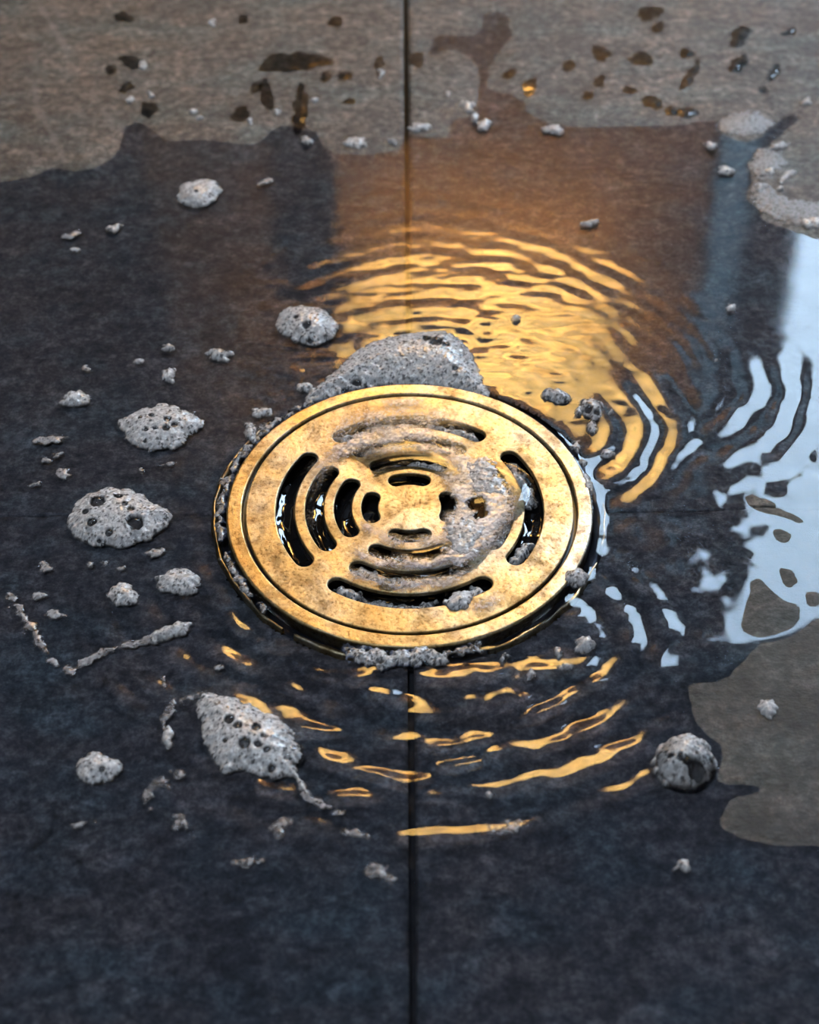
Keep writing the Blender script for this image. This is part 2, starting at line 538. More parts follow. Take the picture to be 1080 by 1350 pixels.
wall_piece('trim_1', -0.335, 0.395, WY - 0.03, WY + 0.02, 0, 1.72, WARM_WALL)
wall_piece('wall_left', -1.72, -1.6, -1.6, WY + 0.12, 0, ZC, PALE_WALL)
wall_piece('wall_right', 1.62, 1.74, -1.6, WY + 0.12, 0, ZC, PALE_WALL)
wall_piece('wall_front', -1.72, 1.74, -1.72, -1.6, 0, ZC, PALE_WALL)
wall_piece('ceiling', -1.72, 1.74, -1.72, WY + 0.12, ZC, ZC + 0.1, CEIL)
w1 = empty('window_1', (0, 0, 0)); w1['kind'] = 'structure'
fw = 0.04
wall_piece('frame_rail', WX0, WX1, WY - 0.01, WY + 0.05, WZ0, WZ0 + fw, WFRAME, w1)
wall_piece('frame_rail', WX0, WX1, WY - 0.01, WY + 0.05, WZ1 - fw, WZ1, WFRAME, w1)
wall_piece('frame_stile', WX0 - 0.02, WX0 + 0.015, WY - 0.01, WY + 0.05, WZ0, WZ1, WFRAME, w1)
wall_piece('frame_stile', WX1 - fw, WX1, WY - 0.01, WY + 0.05, WZ0, WZ1, WFRAME, w1)
w2 = empty('window_2', (0, 0, 0)); w2['kind'] = 'structure'
SIDEGLASS = make_water('tinted_glass', (0.26, 0.30, 0.31))
wall_piece('pane', SX0, SX1, WY + 0.02, WY + 0.026, WZ0, WZ1, SIDEGLASS, w2)

# wall lamp (seen mirrored)
LX, LZ, LW, LH = 0.10, 1.27, 0.38, 0.27
lamp = empty('wall_lamp', (LX, WY - 0.03, LZ))
tag(lamp, 'warm lit wall lamp mirrored as the golden glow in the water', 'lamp')
bb = box_bm(-0.05, 0.05, -0.02, 0.0, -0.06, 0.06, 0.004)
link('back_plate', bm_mesh('back_plate', bb), BRASS2, lamp)
bb = lathe_bm([(0.008, -0.09), (0.008, -0.015)], 16)
o = link('arm', bm_mesh('arm', bb, True), BRASS2, lamp); o.rotation_euler = (math.radians(-90), 0, 0); o.location = (0, -0.105, 0)
bb = lathe_bm([(LW / 2 * 0.9, LH / 2), (LW / 2, -LH / 2), (LW / 2 - 0.006, -LH / 2), (LW / 2 * 0.9 - 0.006, LH / 2)], 40, True)
for v in bb.verts:
    v.co.y = v.co.y * 0.45 - 0.10
link('shade', bm_mesh('shade', bb, True), SHADE, lamp)

post = empty('dark_post', (-0.128, WY - 0.12, 0))
tag(post, 'slim dark post before the warm wall, mirrored in the water left of the joint', 'post')
link('post_body', bm_mesh('post_body', box_bm(-0.041, 0.041, -0.03, 0.03, 0.0, 1.10, 0.006)), DARKWOOD, post)
link('post_cap', bm_mesh('post_cap', box_bm(-0.048, 0.048, -0.036, 0.036, 1.10, 1.13, 0.006)), DARKWOOD, post)

cl = empty('ceiling_fill', (-0.5, -0.5, ZC))  # added out of view as cool fill for foam and slate
tag(cl, 'added unseen round ceiling light, a cool fill above the shower floor', 'lamp')
link('fill_plate', bm_mesh('fill_plate', lathe_bm([(0.0, 0.0), (0.26, 0.0), (0.26, -0.02), (0.24, -0.02)], 48)), WFRAME, cl)
link('fill_diffuser', bm_mesh('fill_diffuser', lathe_bm([(0.24, -0.018), (0.2, -0.05), (0.1, -0.065), (0.0, -0.07)], 48), True), FILL_GLOW, cl)

# ------------------------------------------------------------------ brass drain
drain = empty('floor_drain', (0, 0, 0))
tag(drain, 'round golden brass shower drain with four rings of curved slots', 'drain')
ZT = 0.0016
prof = [(R * 1.000, -0.010), (R * 1.000, ZT - 0.0010), (R * 0.999, ZT - 0.0004), (R * 0.995, ZT - 0.0001), (R * 0.990, ZT), (R * 0.985, ZT), (R * 0.924, ZT), (R * 0.920, ZT), (R * 0.915, ZT - 0.0002), (R * 0.912, ZT - 0.0005), (R * 0.911, ZT - 0.0012), (R * 0.911, -0.010)]
link('frame_ring', bm_mesh('frame_ring', lathe_bm(prof, 256, True), True), BRASS2, drain)
link('seal_ring', bm_mesh('seal_ring', lathe_bm([(R * 1.001, -0.0030), (R * 1.04, -0.0036), (R * 1.074, -0.0030), (R * 1.074, -0.006), (R * 1.001, -0.006)], 160, True), True), SEAL, drain)
link('groove_ring', bm_mesh('groove_ring', lathe_bm([(R * 0.912, -0.0006), (R * 0.892, -0.0006), (R * 0.892, -0.004), (R * 0.912, -0.004)], 160, True)), SEAL, drain)
link('cup', bm_mesh('cup', lathe_bm([(R * 0.905, -0.003), (R * 0.86, -0.006), (R * 0.80, -0.030), (R * 0.35, -0.040), (0.0, -0.040)], 96), True), CUP, drain)
ax = np.arange(-R * 0.87, R * 0.871, 0.0008)
X, Y = np.meshgrid(ax, ax)
rr = np.hypot(X, Y)
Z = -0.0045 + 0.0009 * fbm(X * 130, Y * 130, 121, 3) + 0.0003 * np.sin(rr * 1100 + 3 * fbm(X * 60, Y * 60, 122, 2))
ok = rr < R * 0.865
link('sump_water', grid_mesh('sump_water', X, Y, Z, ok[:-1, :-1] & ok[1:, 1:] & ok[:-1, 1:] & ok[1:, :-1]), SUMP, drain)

def slot_outline(r, w, a0, a1, n=26):
    """rounded arc slot: inner and outer arc joined by half circles"""
    ro, ri = r + w / 2, r - w / 2
    h = w / 2 / r
    pts = [(ro * math.cos(a), ro * math.sin(a)) for a in np.linspace(a0 + h, a1 - h, n)]
    cx, cy = r * math.cos(a1 - h), r * math.sin(a1 - h)
    pts += [(cx + w / 2 * math.cos(a1 - h + t), cy + w / 2 * math.sin(a1 - h + t)) for t in np.linspace(0, math.pi, 9)[1:-1]]
    pts += [(ri * math.cos(a), ri * math.sin(a)) for a in np.linspace(a1 - h, a0 + h, n)]
    cx, cy = r * math.cos(a0 + h), r * math.sin(a0 + h)
    pts += [(cx + w / 2 * math.cos(a0 + h + math.pi + t), cy + w / 2 * math.sin(a0 + h + math.pi + t)) for t in np.linspace(0, math.pi, 9)[1:-1]]
    return pts

SLOTS = [(0.680, 0.100, 38.5), (0.520, 0.098, 37), (0.365, 0.092, 36), (0.218, 0.086, 31)]
cu = bpy.data.curves.new('grate', 'CURVE')
cu.dimensions = '2D'; cu.fill_mode = 'BOTH'
cu.extrude = 0.0004; cu.bevel_depth = 0.0004; cu.bevel_resolution = 3
def add_poly(pts):
    sp = cu.splines.new('POLY')
    sp.points.add(len(pts) - 1)
    for p, q in zip(sp.points, pts):
        p.co = (q[0], q[1], 0, 1)
    sp.use_cyclic_u = True
add_poly([((R * 0.896 - 0.0004) * math.cos(t), (R * 0.896 - 0.0004) * math.sin(t)) for t in np.linspace(0, 2 * math.pi, 240, endpoint=False)])
for r, w, span in SLOTS:
    for q in range(4):
        c = math.radians(90 * q)
        s = math.radians(span)
        add_poly(slot_outline(r * R, w * R + 0.0008, c - s - 0.0004 / (r * R), c + s + 0.0004 / (r * R)))
tmp = bpy.data.objects.new('grate_curve', cu)
COL.objects.link(tmp)
bpy.context.view_layer.update()
dg = bpy.context.evaluated_depsgraph_get()
gm = bpy.data.meshes.new_from_object(tmp.evaluated_get(dg))
gm.name = 'grate'
bpy.data.objects.remove(tmp)
bpy.data.curves.remove(cu)
gm.materials.clear()
grate = link('grate', gm, BRASS, drain)
grate.location = (0, 0, ZT - 0.0002 - 0.0008)
# added brass arcs standing for the gold reflection along the cut-out edge
for a0, a1 in ((138, 232), (236, 262), (292, 338), (345, 362)):
    pts = []
    bl = bmesh.new()
    prev = None
    for t in np.linspace(math.radians(a0), math.radians(a1), 70):
        w = 0.0005 + 0.0009 * float(vnoise(t * 14, 3.0, 4)) * max(0.0, math.sin(math.pi * (t - math.radians(a0)) / math.radians(a1 - a0))) ** 0.4
        rm = R * 1.066 + 0.0005 * float(fbm(t * 11, 9.0, 8, 2))
        ring = []
        for dr, dz in ((-w, -0.003), (-w * 0.8, -0.0003), (0.0, 0.0003), (w * 0.8, -0.0003), (w, -0.003)):
            ring.append(bl.verts.new(((rm + dr) * math.cos(t), (rm + dr) * math.sin(t), dz)))
        if prev:
            for k in range(4):
                bl.faces.new((prev[k], ring[k], ring[k + 1], prev[k + 1]))
        prev = ring
    bmesh.ops.recalc_face_normals(bl, faces=bl.faces)
    link('gold_reflection', bm_mesh('gold_reflection', bl, True), BRASS2, drain)

# ------------------------------------------------------------------ water
def ripples(X, Y):
    r = np.hypot(X, Y)
    th = np.arctan2(Y, X)
    wob = 0.0022 * fbm(X * 45, Y * 45, 31, 3)
    h = np.zeros(X.shape)
    pat = np.clip(0.5 + 1.3 * fbm(X * 38, Y * 55, 37, 3), 0.1, 1.25)       # the rings come and go
    # rings round the drain
    south = np.clip(-np.sin(th), 0, 1) ** 1.5
    env = sstep(1.05, 1.2, r / R) * (1 - sstep(1.45 + 0.35 * south, 2.1 + 0.3 * south, r / R))
    side = sstep(math.radians(25), math.radians(60), np.abs(th))
    k = 2 * math.pi / 0.0105
    pat2 = np.clip(0.5 + 1.9 * fbm(X * 85, Y * 120, 41, 2), 0.0, 1.3)
    h += env * side * (pat * 0.00003 + pat2 * 0.00042 * south) * np.sin(k * (r + 2.0 * wob))
    def src(u, v, lam, a, ra, rb, d0=None, dw=1.0, sd=0, wb=0.0022, p=0.7):
        sx, sy = P(u, v)
        q = np.hypot(X - sx, Y - sy)
        t = np.arctan2(Y - sy, X - sx)
        e = sstep(ra * 0.7, ra, q) * (1 - sstep(rb * 0.75, rb * 1.1, q))
        if d0 is not None:
            dd = np.abs((t - math.radians(d0) + math.pi) % (2 * math.pi) - math.pi)
            e = e * (1 - sstep(math.radians(dw) * 0.5, math.radians(dw), dd))
        w2 = wb * fbm(X * 60, Y * 60, 50 + sd, 3)
        return e * a * (1 - p + p * pat) * np.sin(2 * math.pi / lam * (q + w2))
    h += src(560, 500, 0.0090, 0.000050, 0.024, 0.100, 80, 75, 1, 0.004)      # behind the drain
    h += src(690, 520, 0.0075, 0.000035, 0.018, 0.080, 75, 75, 6, 0.004)
    h += src(730, 560, 0.0125, 0.00021, 0.020, 0.046, -15, 75, 2, 0.003, 0.4)  # upper right lobe
    h += src(705, 840, 0.0115, 0.00022, 0.020, 0.046, 15, 80, 3, 0.003, 0.3)   # lower right lobe
    h += src(790, 470, 0.0115, 0.00007, 0.05, 0.100, -32, 40, 4, 0.004)       # far right
    h += src(620, 800, 0.0125, 0.00026, 0.018, 0.076, -90, 75, 5, 0.004, 0.6)      # before the drain
    streak = np.exp(-((X - 0.012) / 0.055) ** 2) * sstep(0.03, 0.06, Y) * (1 - sstep(0.10, 0.15, Y))
    h += 0.00019 * streak * fbm(X * 48, Y * 170, 38, 3)
    west = np.exp(-((X + 0.036) / 0.026) ** 2) * np.exp(-((Y - 0.062) / 0.028) ** 2)
    h += 0.00028 * west * fbm(X * 80, Y * 170, 43, 3)
    east = np.exp(-((X - 0.105) / 0.035) ** 2) * np.exp(-((Y + 0.002) / 0.06) ** 2)
    h += 0.00020 * east * fbm(X * 75 + Y * 30, Y * 110, 39, 3)
    # broken small chop near the drain, faint waviness beyond
    near = 1 - sstep(1.15, 2.1, r / R)
    chop = fbm(X * 110, Y * 150, 33, 2)
    wide = 1 - sstep(1.3, 2.4, r / R)
    h += 0.00030 * near * chop * (0.25 + 0.75 * south) + 0.00075 * wide * south * fbm(X * 65, Y * 95, 42, 2) + 0.00005 * (1 - sstep(1.0, 1.6, r / R)) * fbm(X * 260, Y * 260, 34, 2)
    h += 0.00003 * fbm(X * 45, Y * 70, 35, 2)
    # meniscus climbing the brass
    h += 0.0011 * np.exp(-np.clip(r - R, 0, 1) / 0.0022)
    return h

ax = axis(-0.36, 0.36, -0.172, 0.172, 0.0007, 0.012)
ay = axis(-0.36, 0.36, -0.15, 0.28, 0.0008, 0.012)
X, Y = np.meshgrid(ax, ay)
T, s = tile_height(X, Y)
H = ripples(X, Y)
depth = np.clip(-T, 0, 1)
W = np.where(T < 0, H * sstep(0.0, 0.0012, depth), -0.00001)
wet = (W > T - 0.00002)
r = np.hypot(X, Y)
ok = wet & (r > R * 0.985)
cells = ok[:-1, :-1] | ok[1:, 1:] | ok[:-1, 1:] | ok[1:, :-1]
rc = (r[:-1, :-1] > R * 0.975)
cells &= rc
water = link('shallow_water', grid_mesh('shallow_water', X, Y, W, cells), WATER)
tag(water, 'shallow rippling water over the slate around the brass drain', 'water', kind='stuff')

# clear film swirling over the grate
ax = np.arange(-0.041, 0.0411, 0.0005)
X, Y = np.meshgrid(ax, ax)
r = np.hypot(X, Y); th = np.arctan2(Y, X)
wob = 0.0016 * fbm(X * 80, Y * 80, 91, 3)
Z = ZT + 0.0004 + 0.00002 * np.sin(2 * math.pi / 0.0078 * (r + wob)) * sstep(0.25, 0.4, r / R) + 0.00003 * fbm(X * 160, Y * 160, 93, 3)
lim = R * (0.60 + 0.07 * np.sin(th * 3 + 1) + 0.05 * np.sin(th * 5))
edge = sstep(0, 0.006, lim - r) * sstep(0.27 * R, 0.36 * R, r) * (1 - sstep(96, 120, np.abs(np.degrees(th) - 10)))
Z = ZT - 0.0001 + (Z - ZT + 0.0001) * edge
ok = (r < lim) & (r > 0.29 * R) & (np.abs(np.degrees(th) - 10) < 118 + 8 * fbm(X * 120, Y * 120, 94, 2))
c = ok[:-1, :-1] & ok[1:, 1:] & ok[:-1, 1:] & ok[1:, :-1]
film = link('water_film', grid_mesh('water_film', X, Y, Z, c), CLEAR)
tag(film, 'thin clear film of water swirling over the drain grate', 'water', kind='stuff')

# foamy veil on the right and in arcs round the middle
ax = np.arange(-0.047, 0.0471, 0.0004)
X, Y = np.meshgrid(ax, ax)
r = np.hypot(X, Y) / R; th = np.degrees(np.arctan2(Y, X))
def lobe(rc, rw, ac, aw, s):
    d = (th - ac + 180) % 360 - 180
    return s * np.exp(-((r - rc) / rw) ** 2) * np.exp(-(d / aw) ** 4)
wobr = 0.05 * fbm(X * 70, Y * 70, 95, 3)
r = r + wobr
D = np.zeros(X.shape)
for a in [(0.72, 0.10, 98, 40, 0.60), (0.58, 0.07, 105, 55, 0.75), (0.46, 0.06, 70, 60, 0.6), (0.44, 0.13, 5, 60, 1.0), (0.30, 0.10, 0, 60, 0.8),
          (0.30, 0.05, -95, 75, 0.6), (0.44, 0.05, -85, 55, 0.7), (0.58, 0.05, -90, 45, 0.6), (0.55, 0.06, 170, 40, 0.3), (0.30, 0.04, 130, 50, 0.35),
          (0.44, 0.10, -45, 22, 0.9), (0.86, 0.10, 92, 12, 0.65), (0.82, 0.05, -62, 10, 0.5)]:
    D = np.maximum(D, lobe(*a))
D = 1.5 * D * (0.75 + 0.45 * fbm(X * 200, Y * 200, 96, 4))
for (hx, hy, hr) in [(0.0115, 0.0005, 0.0032), (0.0205, 0.0, 0.0036), (0.0215, -0.004, 0.002)]:
    D = D * sstep(hr * 0.5, hr * 1.2, np.hypot(X - hx, Y - hy) + 0.001 * fbm(X * 600, Y * 600, 98, 2))
Zv = ZT + 0.0006 + 0.0003 * np.clip(D, 0, 1) * (0.6 + 0.4 * vnoise(X * 1300, Y * 1300, 97))
ok = D > 0.10
c = ok[:-1, :-1] | ok[1:, 1:] | ok[:-1, 1:] | ok[1:, :-1]
tone = np.clip(0.1 + 0.9 * vnoise(X * 1500, Y * 1500, 99) + 0.35 * np.exp(-((X - 0.018) / 0.009) ** 2 - ((Y + 0.003) / 0.014) ** 2), 0, 1)
veil = link('foam_veil', grid_mesh('foam_veil', X, Y, Zv, c, {'tone': tone, 'cover': np.clip(D, 0, 1)}), VEIL)
tag(veil, 'thin grey veil of fine foam swirling over the middle and right of the grate', 'foam', kind='stuff')

# ------------------------------------------------------------------ foam patches
ORD = 'first second third fourth fifth sixth seventh eighth ninth tenth eleventh twelfth thirteenth fourteenth fifteenth sixteenth seventeenth eighteenth nineteenth twentieth twenty-first twenty-second twenty-third twenty-fourth twenty-fifth'.split()
def rank(items, i):
    """which one it is, counted from the left"""
    return ORD[sorted(range(len(items)), key=lambda k: items[k][0]).index(i)]

def cap_mesh(rad, hgt, n=14):
    prof = [(rad * math.cos(t), hgt * math.sin(t)) for t in np.linspace(0, math.pi / 2, 6)]
    b = lathe_bm(prof, n)
    bmesh.ops.remove_doubles(b, verts=b.verts, dist=rad * 0.02)
    return bm_mesh('bubble', b, True)

def ell(u, v, a, bb, rot=0.0, tail=None, rough=0.12, seed=0):
    """outline of a lump in plan, from its centre and half sizes in the photograph"""
    rs = np.random.RandomState(seed + int(u) * 7 + int(v))
    ph = rs.rand(5) * 6.28
    pts = []
    for k in range(26):
        t = 2 * math.pi * k / 26
        q = 1 + rough * (0.5 * math.sin(2 * t + ph[0]) + 0.35 * math.sin(3 * t + ph[1]) + 0.3 * math.sin(5 * t + ph[2]) + 0.25 * math.sin(8 * t + ph[3]))
        if tail:
            d = (t - math.radians(tail[0]) + math.pi) % (2 * math.pi) - math.pi
            q += tail[1] * math.exp(-(d / 0.32) ** 2)
        x, y = a * q * math.cos(t), bb * q * math.sin(t)
        cr, sr = math.cos(math.radians(rot)), math.sin(math.radians(rot))
        pts.append((u + x * cr - y * sr, v - (x * sr + y * cr)))
    return pts

def foam(label, outline, height=0.004, bub=(0.00022, 0.0006), dens=1.6, holes=(), domes=(), dark=0.18, z=0.0, mat=None, step=0.0003, name='foam_patch', group=None, cover=1.0, ragged=0.0012, world=False, sm=3):
    dry = mat in (FOAM_DRY, STONE_SHEEN)
    poly = smooth_poly(outline, 2) if world else ground_poly(outline, sm)
    x0, y0 = poly.min(0) - 0.001; x1, y1 = poly.max(0) + 0.001
    cx, cy = (x0 + x1) / 2, (y0 + y1) / 2
    X, Y = np.meshgrid(np.arange(x0, x1 + step, step), np.arange(y0, y1 + step, step))
    S = sdf(X, Y, poly)
    S = S + ragged * fbm(X * 500, Y * 500, 7, 3)
    L = max(S.max(), 1e-4)
    q = np.clip(S / L, 0, 1)
    height = height * (0.35 if dry else 0.62)
    relief = 0.12 if dry else 0.32
    base = height * np.clip(1 - (1 - q) ** 2, 0, 1) ** 0.8
    Z = base.copy()
    tone = np.full(X.shape, 0.75)
    rs = np.random.RandomState(int(abs(cx * 1e5)) % 9999 + int(abs(cy * 1e5)) % 999)
    ins = np.argwhere(S > 0.0001)
    area = len(ins) * step * step
    nb = int(min(7000, dens * area / (2.2 * bub[0] * bub[1])))
    if len(ins) and nb:
        pick = ins[rs.randint(0, len(ins), nb)]
        rad = bub[0] + (bub[1] - bub[0]) * rs.rand(nb) ** 2.5
        order = np.argsort(rad)
        lit = 0.45 + 0.55 * rs.rand(nb)
        isdark = rs.rand(nb) < dark + 0.10
        for n in order:
            j, i = pick[n]; rr = rad[n]
            m = int(rr / step) + 1
            j0, j1, i0, i1 = max(0, j - m), min(X.shape[0], j + m + 1), max(0, i - m), min(X.shape[1], i + m + 1)
            xs, ys = X[j0:j1, i0:i1], Y[j0:j1, i0:i1]
            d2 = (xs - X[j, i]) ** 2 + (ys - Y[j, i]) ** 2
            hh = base[j0:j1, i0:i1] + relief * np.sqrt(np.clip(rr * rr - d2, 0, None))
            inn = (d2 < rr * rr)
            sub = Z[j0:j1, i0:i1]; st = tone[j0:j1, i0:i1]
            up_ = inn & (hh > sub)
            sub[up_] = hh[up_]
            core = inn & (d2 < (0.72 * rr) ** 2) if isdark[n] else inn
            tv = 0.12 if isdark[n] else lit[n]
            st[core] = tv
    kids = []
    for (u, v, rp) in holes:
        hx, hy = P(u, v, z + height * 0.6); hr = rp * 0.00027
        d = np.hypot(X - hx, Y - hy) + 0.25 * hr * fbm(X * 700, Y * 700, 8, 2)
        kk = 1 - sstep(hr * 0.75, hr * 1.05, d)
        tone = tone * (1 - kk) + 0.03 * kk
        j = np.unravel_index(np.argmin(d), d.shape)
        kids.append((hx - cx, hy - cy, base[j], hr))
        Z = Z - kk * np.minimum(0.5 * hr + 0.0002, Z * 0.6)
    edge = sstep(0.0, 0.0006, S)
    ok = S > 0
    c = ok[:-1, :-1] | ok[1:, 1:] | ok[:-1, 1:] | ok[1:, :-1]
    Z = np.where(ok, Z, 0)
    cov = np.clip(edge * 0.7 + 0.3, 0, 1) * cover * np.where(ok, 1, 0.0)
    if cover < 1:
        cov = np.clip(cov * (0.5 + 1.1 * vnoise(X * 900, Y * 900, 5)), 0, 1)
    root = empty(name, (cx, cy, z))
    tag(root, label, 'foam', group)
    if not c.any():
        c[:] = True
    link('foam_body', grid_mesh('foam_body', X - cx, Y - cy, Z, c, {'tone': tone, 'cover': cov}), mat or FOAM, root)
    for bx, by, bz, br in kids:
        o = link('bubble', cap_mesh(br, br * 0.75), BUBBLE, root)
        o.location = (bx, by, max(0.0, bz - 0.45 * br))
    for (u, v, rp) in domes:
        hx, hy = P(u, v, z + height * 0.4)
        hr = rp * 0.000235
        o = link('bubble', cap_mesh(hr, hr * 0.8, 32), DOME, root)
        o.location = (hx - cx, hy - cy, 0.0002)
    return root

foam('large rounded foam lump left of the drain with a tip pointing right', ell(152, 684, 60, 41, 0, (4, 0.22), 0.08), 0.0075,
     holes=[(129, 664, 9), (156, 657, 5), (165, 668, 4), (113, 676, 4), (122, 690, 6), (144, 701, 5), (178, 690, 9), (173, 675, 4), (130, 708, 3)], dark=0.12)
foam('leaf shaped foam lump left of the drain, second from the largest, under the white fleck', ell(210, 564, 50, 30, 0, (2, 0.15), 0.10), 0.006,
     holes=[(200, 550, 4), (221, 556, 5), (193, 568, 3), (219, 567, 5), (230, 562, 4), (185, 553, 3), (205, 567, 3), (191, 579, 2.5)], dark=0.14)
foam('oval grey foam lump above left of the drain with dark bubbles', ell(405, 430, 40, 26, -8, None, 0.07), 0.0065,
     holes=[(405, 431, 6), (391, 421, 3.5), (409, 445, 4)], dark=0.22)
foam('big foam mound against the back edge of the brass drain',
     [(400, 526), (428, 503), (452, 480), (478, 458), (508, 447), (545, 440), (583, 438), (606, 446), (622, 466), (632, 492), (645, 520), (636, 528), (600, 516), (555, 511), (505, 511), (460, 518), (425, 530)],
     0.0085, holes=[(575, 454, 9), (563, 450, 6), (588, 458, 5), (470, 500, 6), (455, 508, 5), (520, 505, 5), (600, 487, 4)], dark=0.30, dens=1.2)
foam('large speckled foam lump in front and left of the drain',
     [(262, 918), (288, 918), (322, 926), (345, 938), (372, 950), (390, 970), (397, 996), (392, 1012), (398, 1030), (406, 1046), (398, 1040), (386, 1026), (362, 1028), (335, 1020), (312, 1016), (296, 1022), (288, 1012), (272, 985), (262, 950)],
     0.007, holes=[(303, 952, 6), (314, 960, 5), (338, 962, 5), (322, 982, 6), (340, 984, 4), (352, 991, 4), (297, 977, 3), (358, 1010, 4), (347, 974, 3)], domes=[(382, 992, 17), (372, 965, 12)], dark=0.20)
foam('round grey foam lump at the lower left on the slate', ell(129, 1014, 28, 22, 0, None, 0.12), 0.0045, holes=[(135, 1015, 3)], dark=0.12)
foam('domed shiny foam ball at the right of the floor with a bright top', ell(902, 1008, 43, 34, 0, None, 0.05), 0.0125,
     holes=[(918, 1012, 10), (906, 1008, 5), (884, 1000, 4), (896, 1004, 4)], domes=[(905, 1002, 35)], dark=0.25, mat=make_foam('wet_foam'))
foam('white oval foam lump at the upper left near the dry edge', ell(262, 256, 31, 17, 6, None, 0.10), 0.005, dark=0.06, holes=[(259, 255, 3)])
foam('small foam lump below the largest lump with a warm right end', ell(236, 768, 32, 16, -4, None, 0.14), 0.004, dark=0.2)
foam('small roundish foam lump beside the warm ended one, left of the drain', ell(162, 785, 20, 15, 0, None, 0.16), 0.0035, dark=0.25)
foam('white foam fleck above the leaf shaped foam lump at left', ell(99, 527, 17, 11, 4, None, 0.2), 0.0035, dark=0.06)
foam('small foam lump on the right rim of the brass drain', ell(757, 764, 17, 13, 20, None, 0.15), 0.0040, dark=0.3, z=0.0002)
foam('bluish foam cluster right behind the drain, nearest the gold reflection', ell(733, 523, 20, 10, -8, None, 0.2), 0.004, dark=0.3)
foam('dark bubbly foam cluster right behind the drain, the lower of two', ell(780, 541, 18, 13, 0, None, 0.22), 0.004, dark=0.5, holes=[(776, 540, 5), (787, 544, 4)])
foam('tiny bluish foam drop hanging below the dark bubbly cluster', ell(781, 566, 6, 9, 0, None, 0.15), 0.003, dark=0.2)
foam('slender bluish foam drop at the right rim of the drain', ell(773, 640, 7, 16, 10, None, 0.2), 0.003, dark=0.3)
foam('broken dark foam strip along the front edge of the drain', ell(522, 868, 62, 15, 2, None, 0.2), 0.0035, dark=0.55, ragged=0.003)
foam('bright bluish foam dot in front and right of the drain', ell(772, 853, 14, 11, 0, None, 0.2), 0.0045, dark=0.1)
foam('bright white foam dot by the olive dry patch at right', ell(1012, 936, 13, 12, 15, None, 0.2), 0.004, dark=0.05)
foam('small white foam star on bare dark slate at the lower right', ell(902, 1143, 11, 8, 20, None, 0.3), 0.003, dark=0.05)
foam('thin pale scum smear beside the joint in front of the drain', ell(500, 1152, 22, 10, -25, None, 0.25), 0.0012, dark=0.1, mat=FOAM_DRY, cover=0.6, ragged=0.003)
foam('pale scum smear at the end of the last ripple in front', ell(672, 1092, 34, 9, 14, None, 0.3), 0.0012, dark=0.1, mat=FOAM_DRY, cover=0.55, ragged=0.003)
foam('violet grey bubble pair left of the drain in the gold glow', ell(290, 469, 19, 7, 0, None, 0.25), 0.0035, dark=0.3)
foam('small upright foam fleck between the bubble pair and the leaf lump', ell(223, 496, 8, 12, 0, None, 0.25), 0.003, dark=0.15)
foam('little golden foam bead at the left of the glow', ell(222, 460, 8, 6, 0, None, 0.2), 0.003, dark=0.05)

def band(pts, widths):
    """closed outline along a polyline"""
    L, Rr = [], []
    n = len(pts)
    for i, (u, v) in enumerate(pts):
        a = pts[max(0, i - 1)]; c = pts[min(n - 1, i + 1)]
        dx, dy = c[0] - a[0], c[1] - a[1]
        l = math.hypot(dx, dy) or 1
        w = widths[i]
        L.append((u - dy / l * w, v + dx / l * w)); Rr.append((u + dy / l * w, v - dx / l * w))
    return L + Rr[::-1]

foam('long pale foam trail bending across the slate at the left', band([(12, 782), (28, 808), (48, 838), (68, 868), (90, 884), (115, 870), (150, 855), (185, 846), (205, 840)], [5, 6, 5, 4, 4, 4, 4, 5, 5]),
     0.0015, dark=0.1, ragged=0.0022, mat=FOAM_DRY, cover=0.75)
foam('slim foam lump with a warm tip closing the pale trail', ell(226, 834, 28, 10, 16, None, 0.15), 0.0035, dark=0.12)
foam('curved wispy foam arm at the top of the large speckled lump', band([(222, 985), (216, 955), (226, 932), (246, 920), (268, 917)], [3, 4, 5, 5, 6]), 0.0012, dark=0.1, mat=FOAM_DRY, cover=0.6, ragged=0.002)
foam('small white fleck inside the curved foam arm', ell(222, 971, 7, 13, 10, None, 0.3), 0.002, dark=0.05)
foam('faint foam wisp curling below the large speckled lump', band([(190, 1068), (196, 1045), (216, 1032), (238, 1020)], [4, 5, 5, 3]), 0.0010, mat=FOAM_DRY, cover=0.5, ragged=0.003)
foam('pale wisp flake below the curling foam wisp', ell(243, 1092, 18, 9, -35, None, 0.3), 0.0010, mat=FOAM_DRY, cover=0.6, ragged=0.003)
foam('flat streaky wisp lowest of the foam at the left', ell(330, 1137, 26, 5, 6, None, 0.3), 0.0010, mat=FOAM_DRY, cover=0.6, ragged=0.002)
foam('small hooked wisp right of the flat streaky wisp', ell(370, 1092, 8, 14, -20, None, 0.3), 0.0010, mat=FOAM_DRY, cover=0.45, ragged=0.003)
foam('thread of foam trailing right from the large speckled lump', band([(398, 1038), (412, 1054), (432, 1062), (452, 1070)], [4, 4, 4, 3]), 0.0012, mat=FOAM_DRY, cover=0.7, ragged=0.002)
foam('short pale scum dash in front of the trailing thread', ell(470, 1100, 20, 5, -18, None, 0.3), 0.0010, mat=FOAM_DRY, cover=0.55, ragged=0.002)

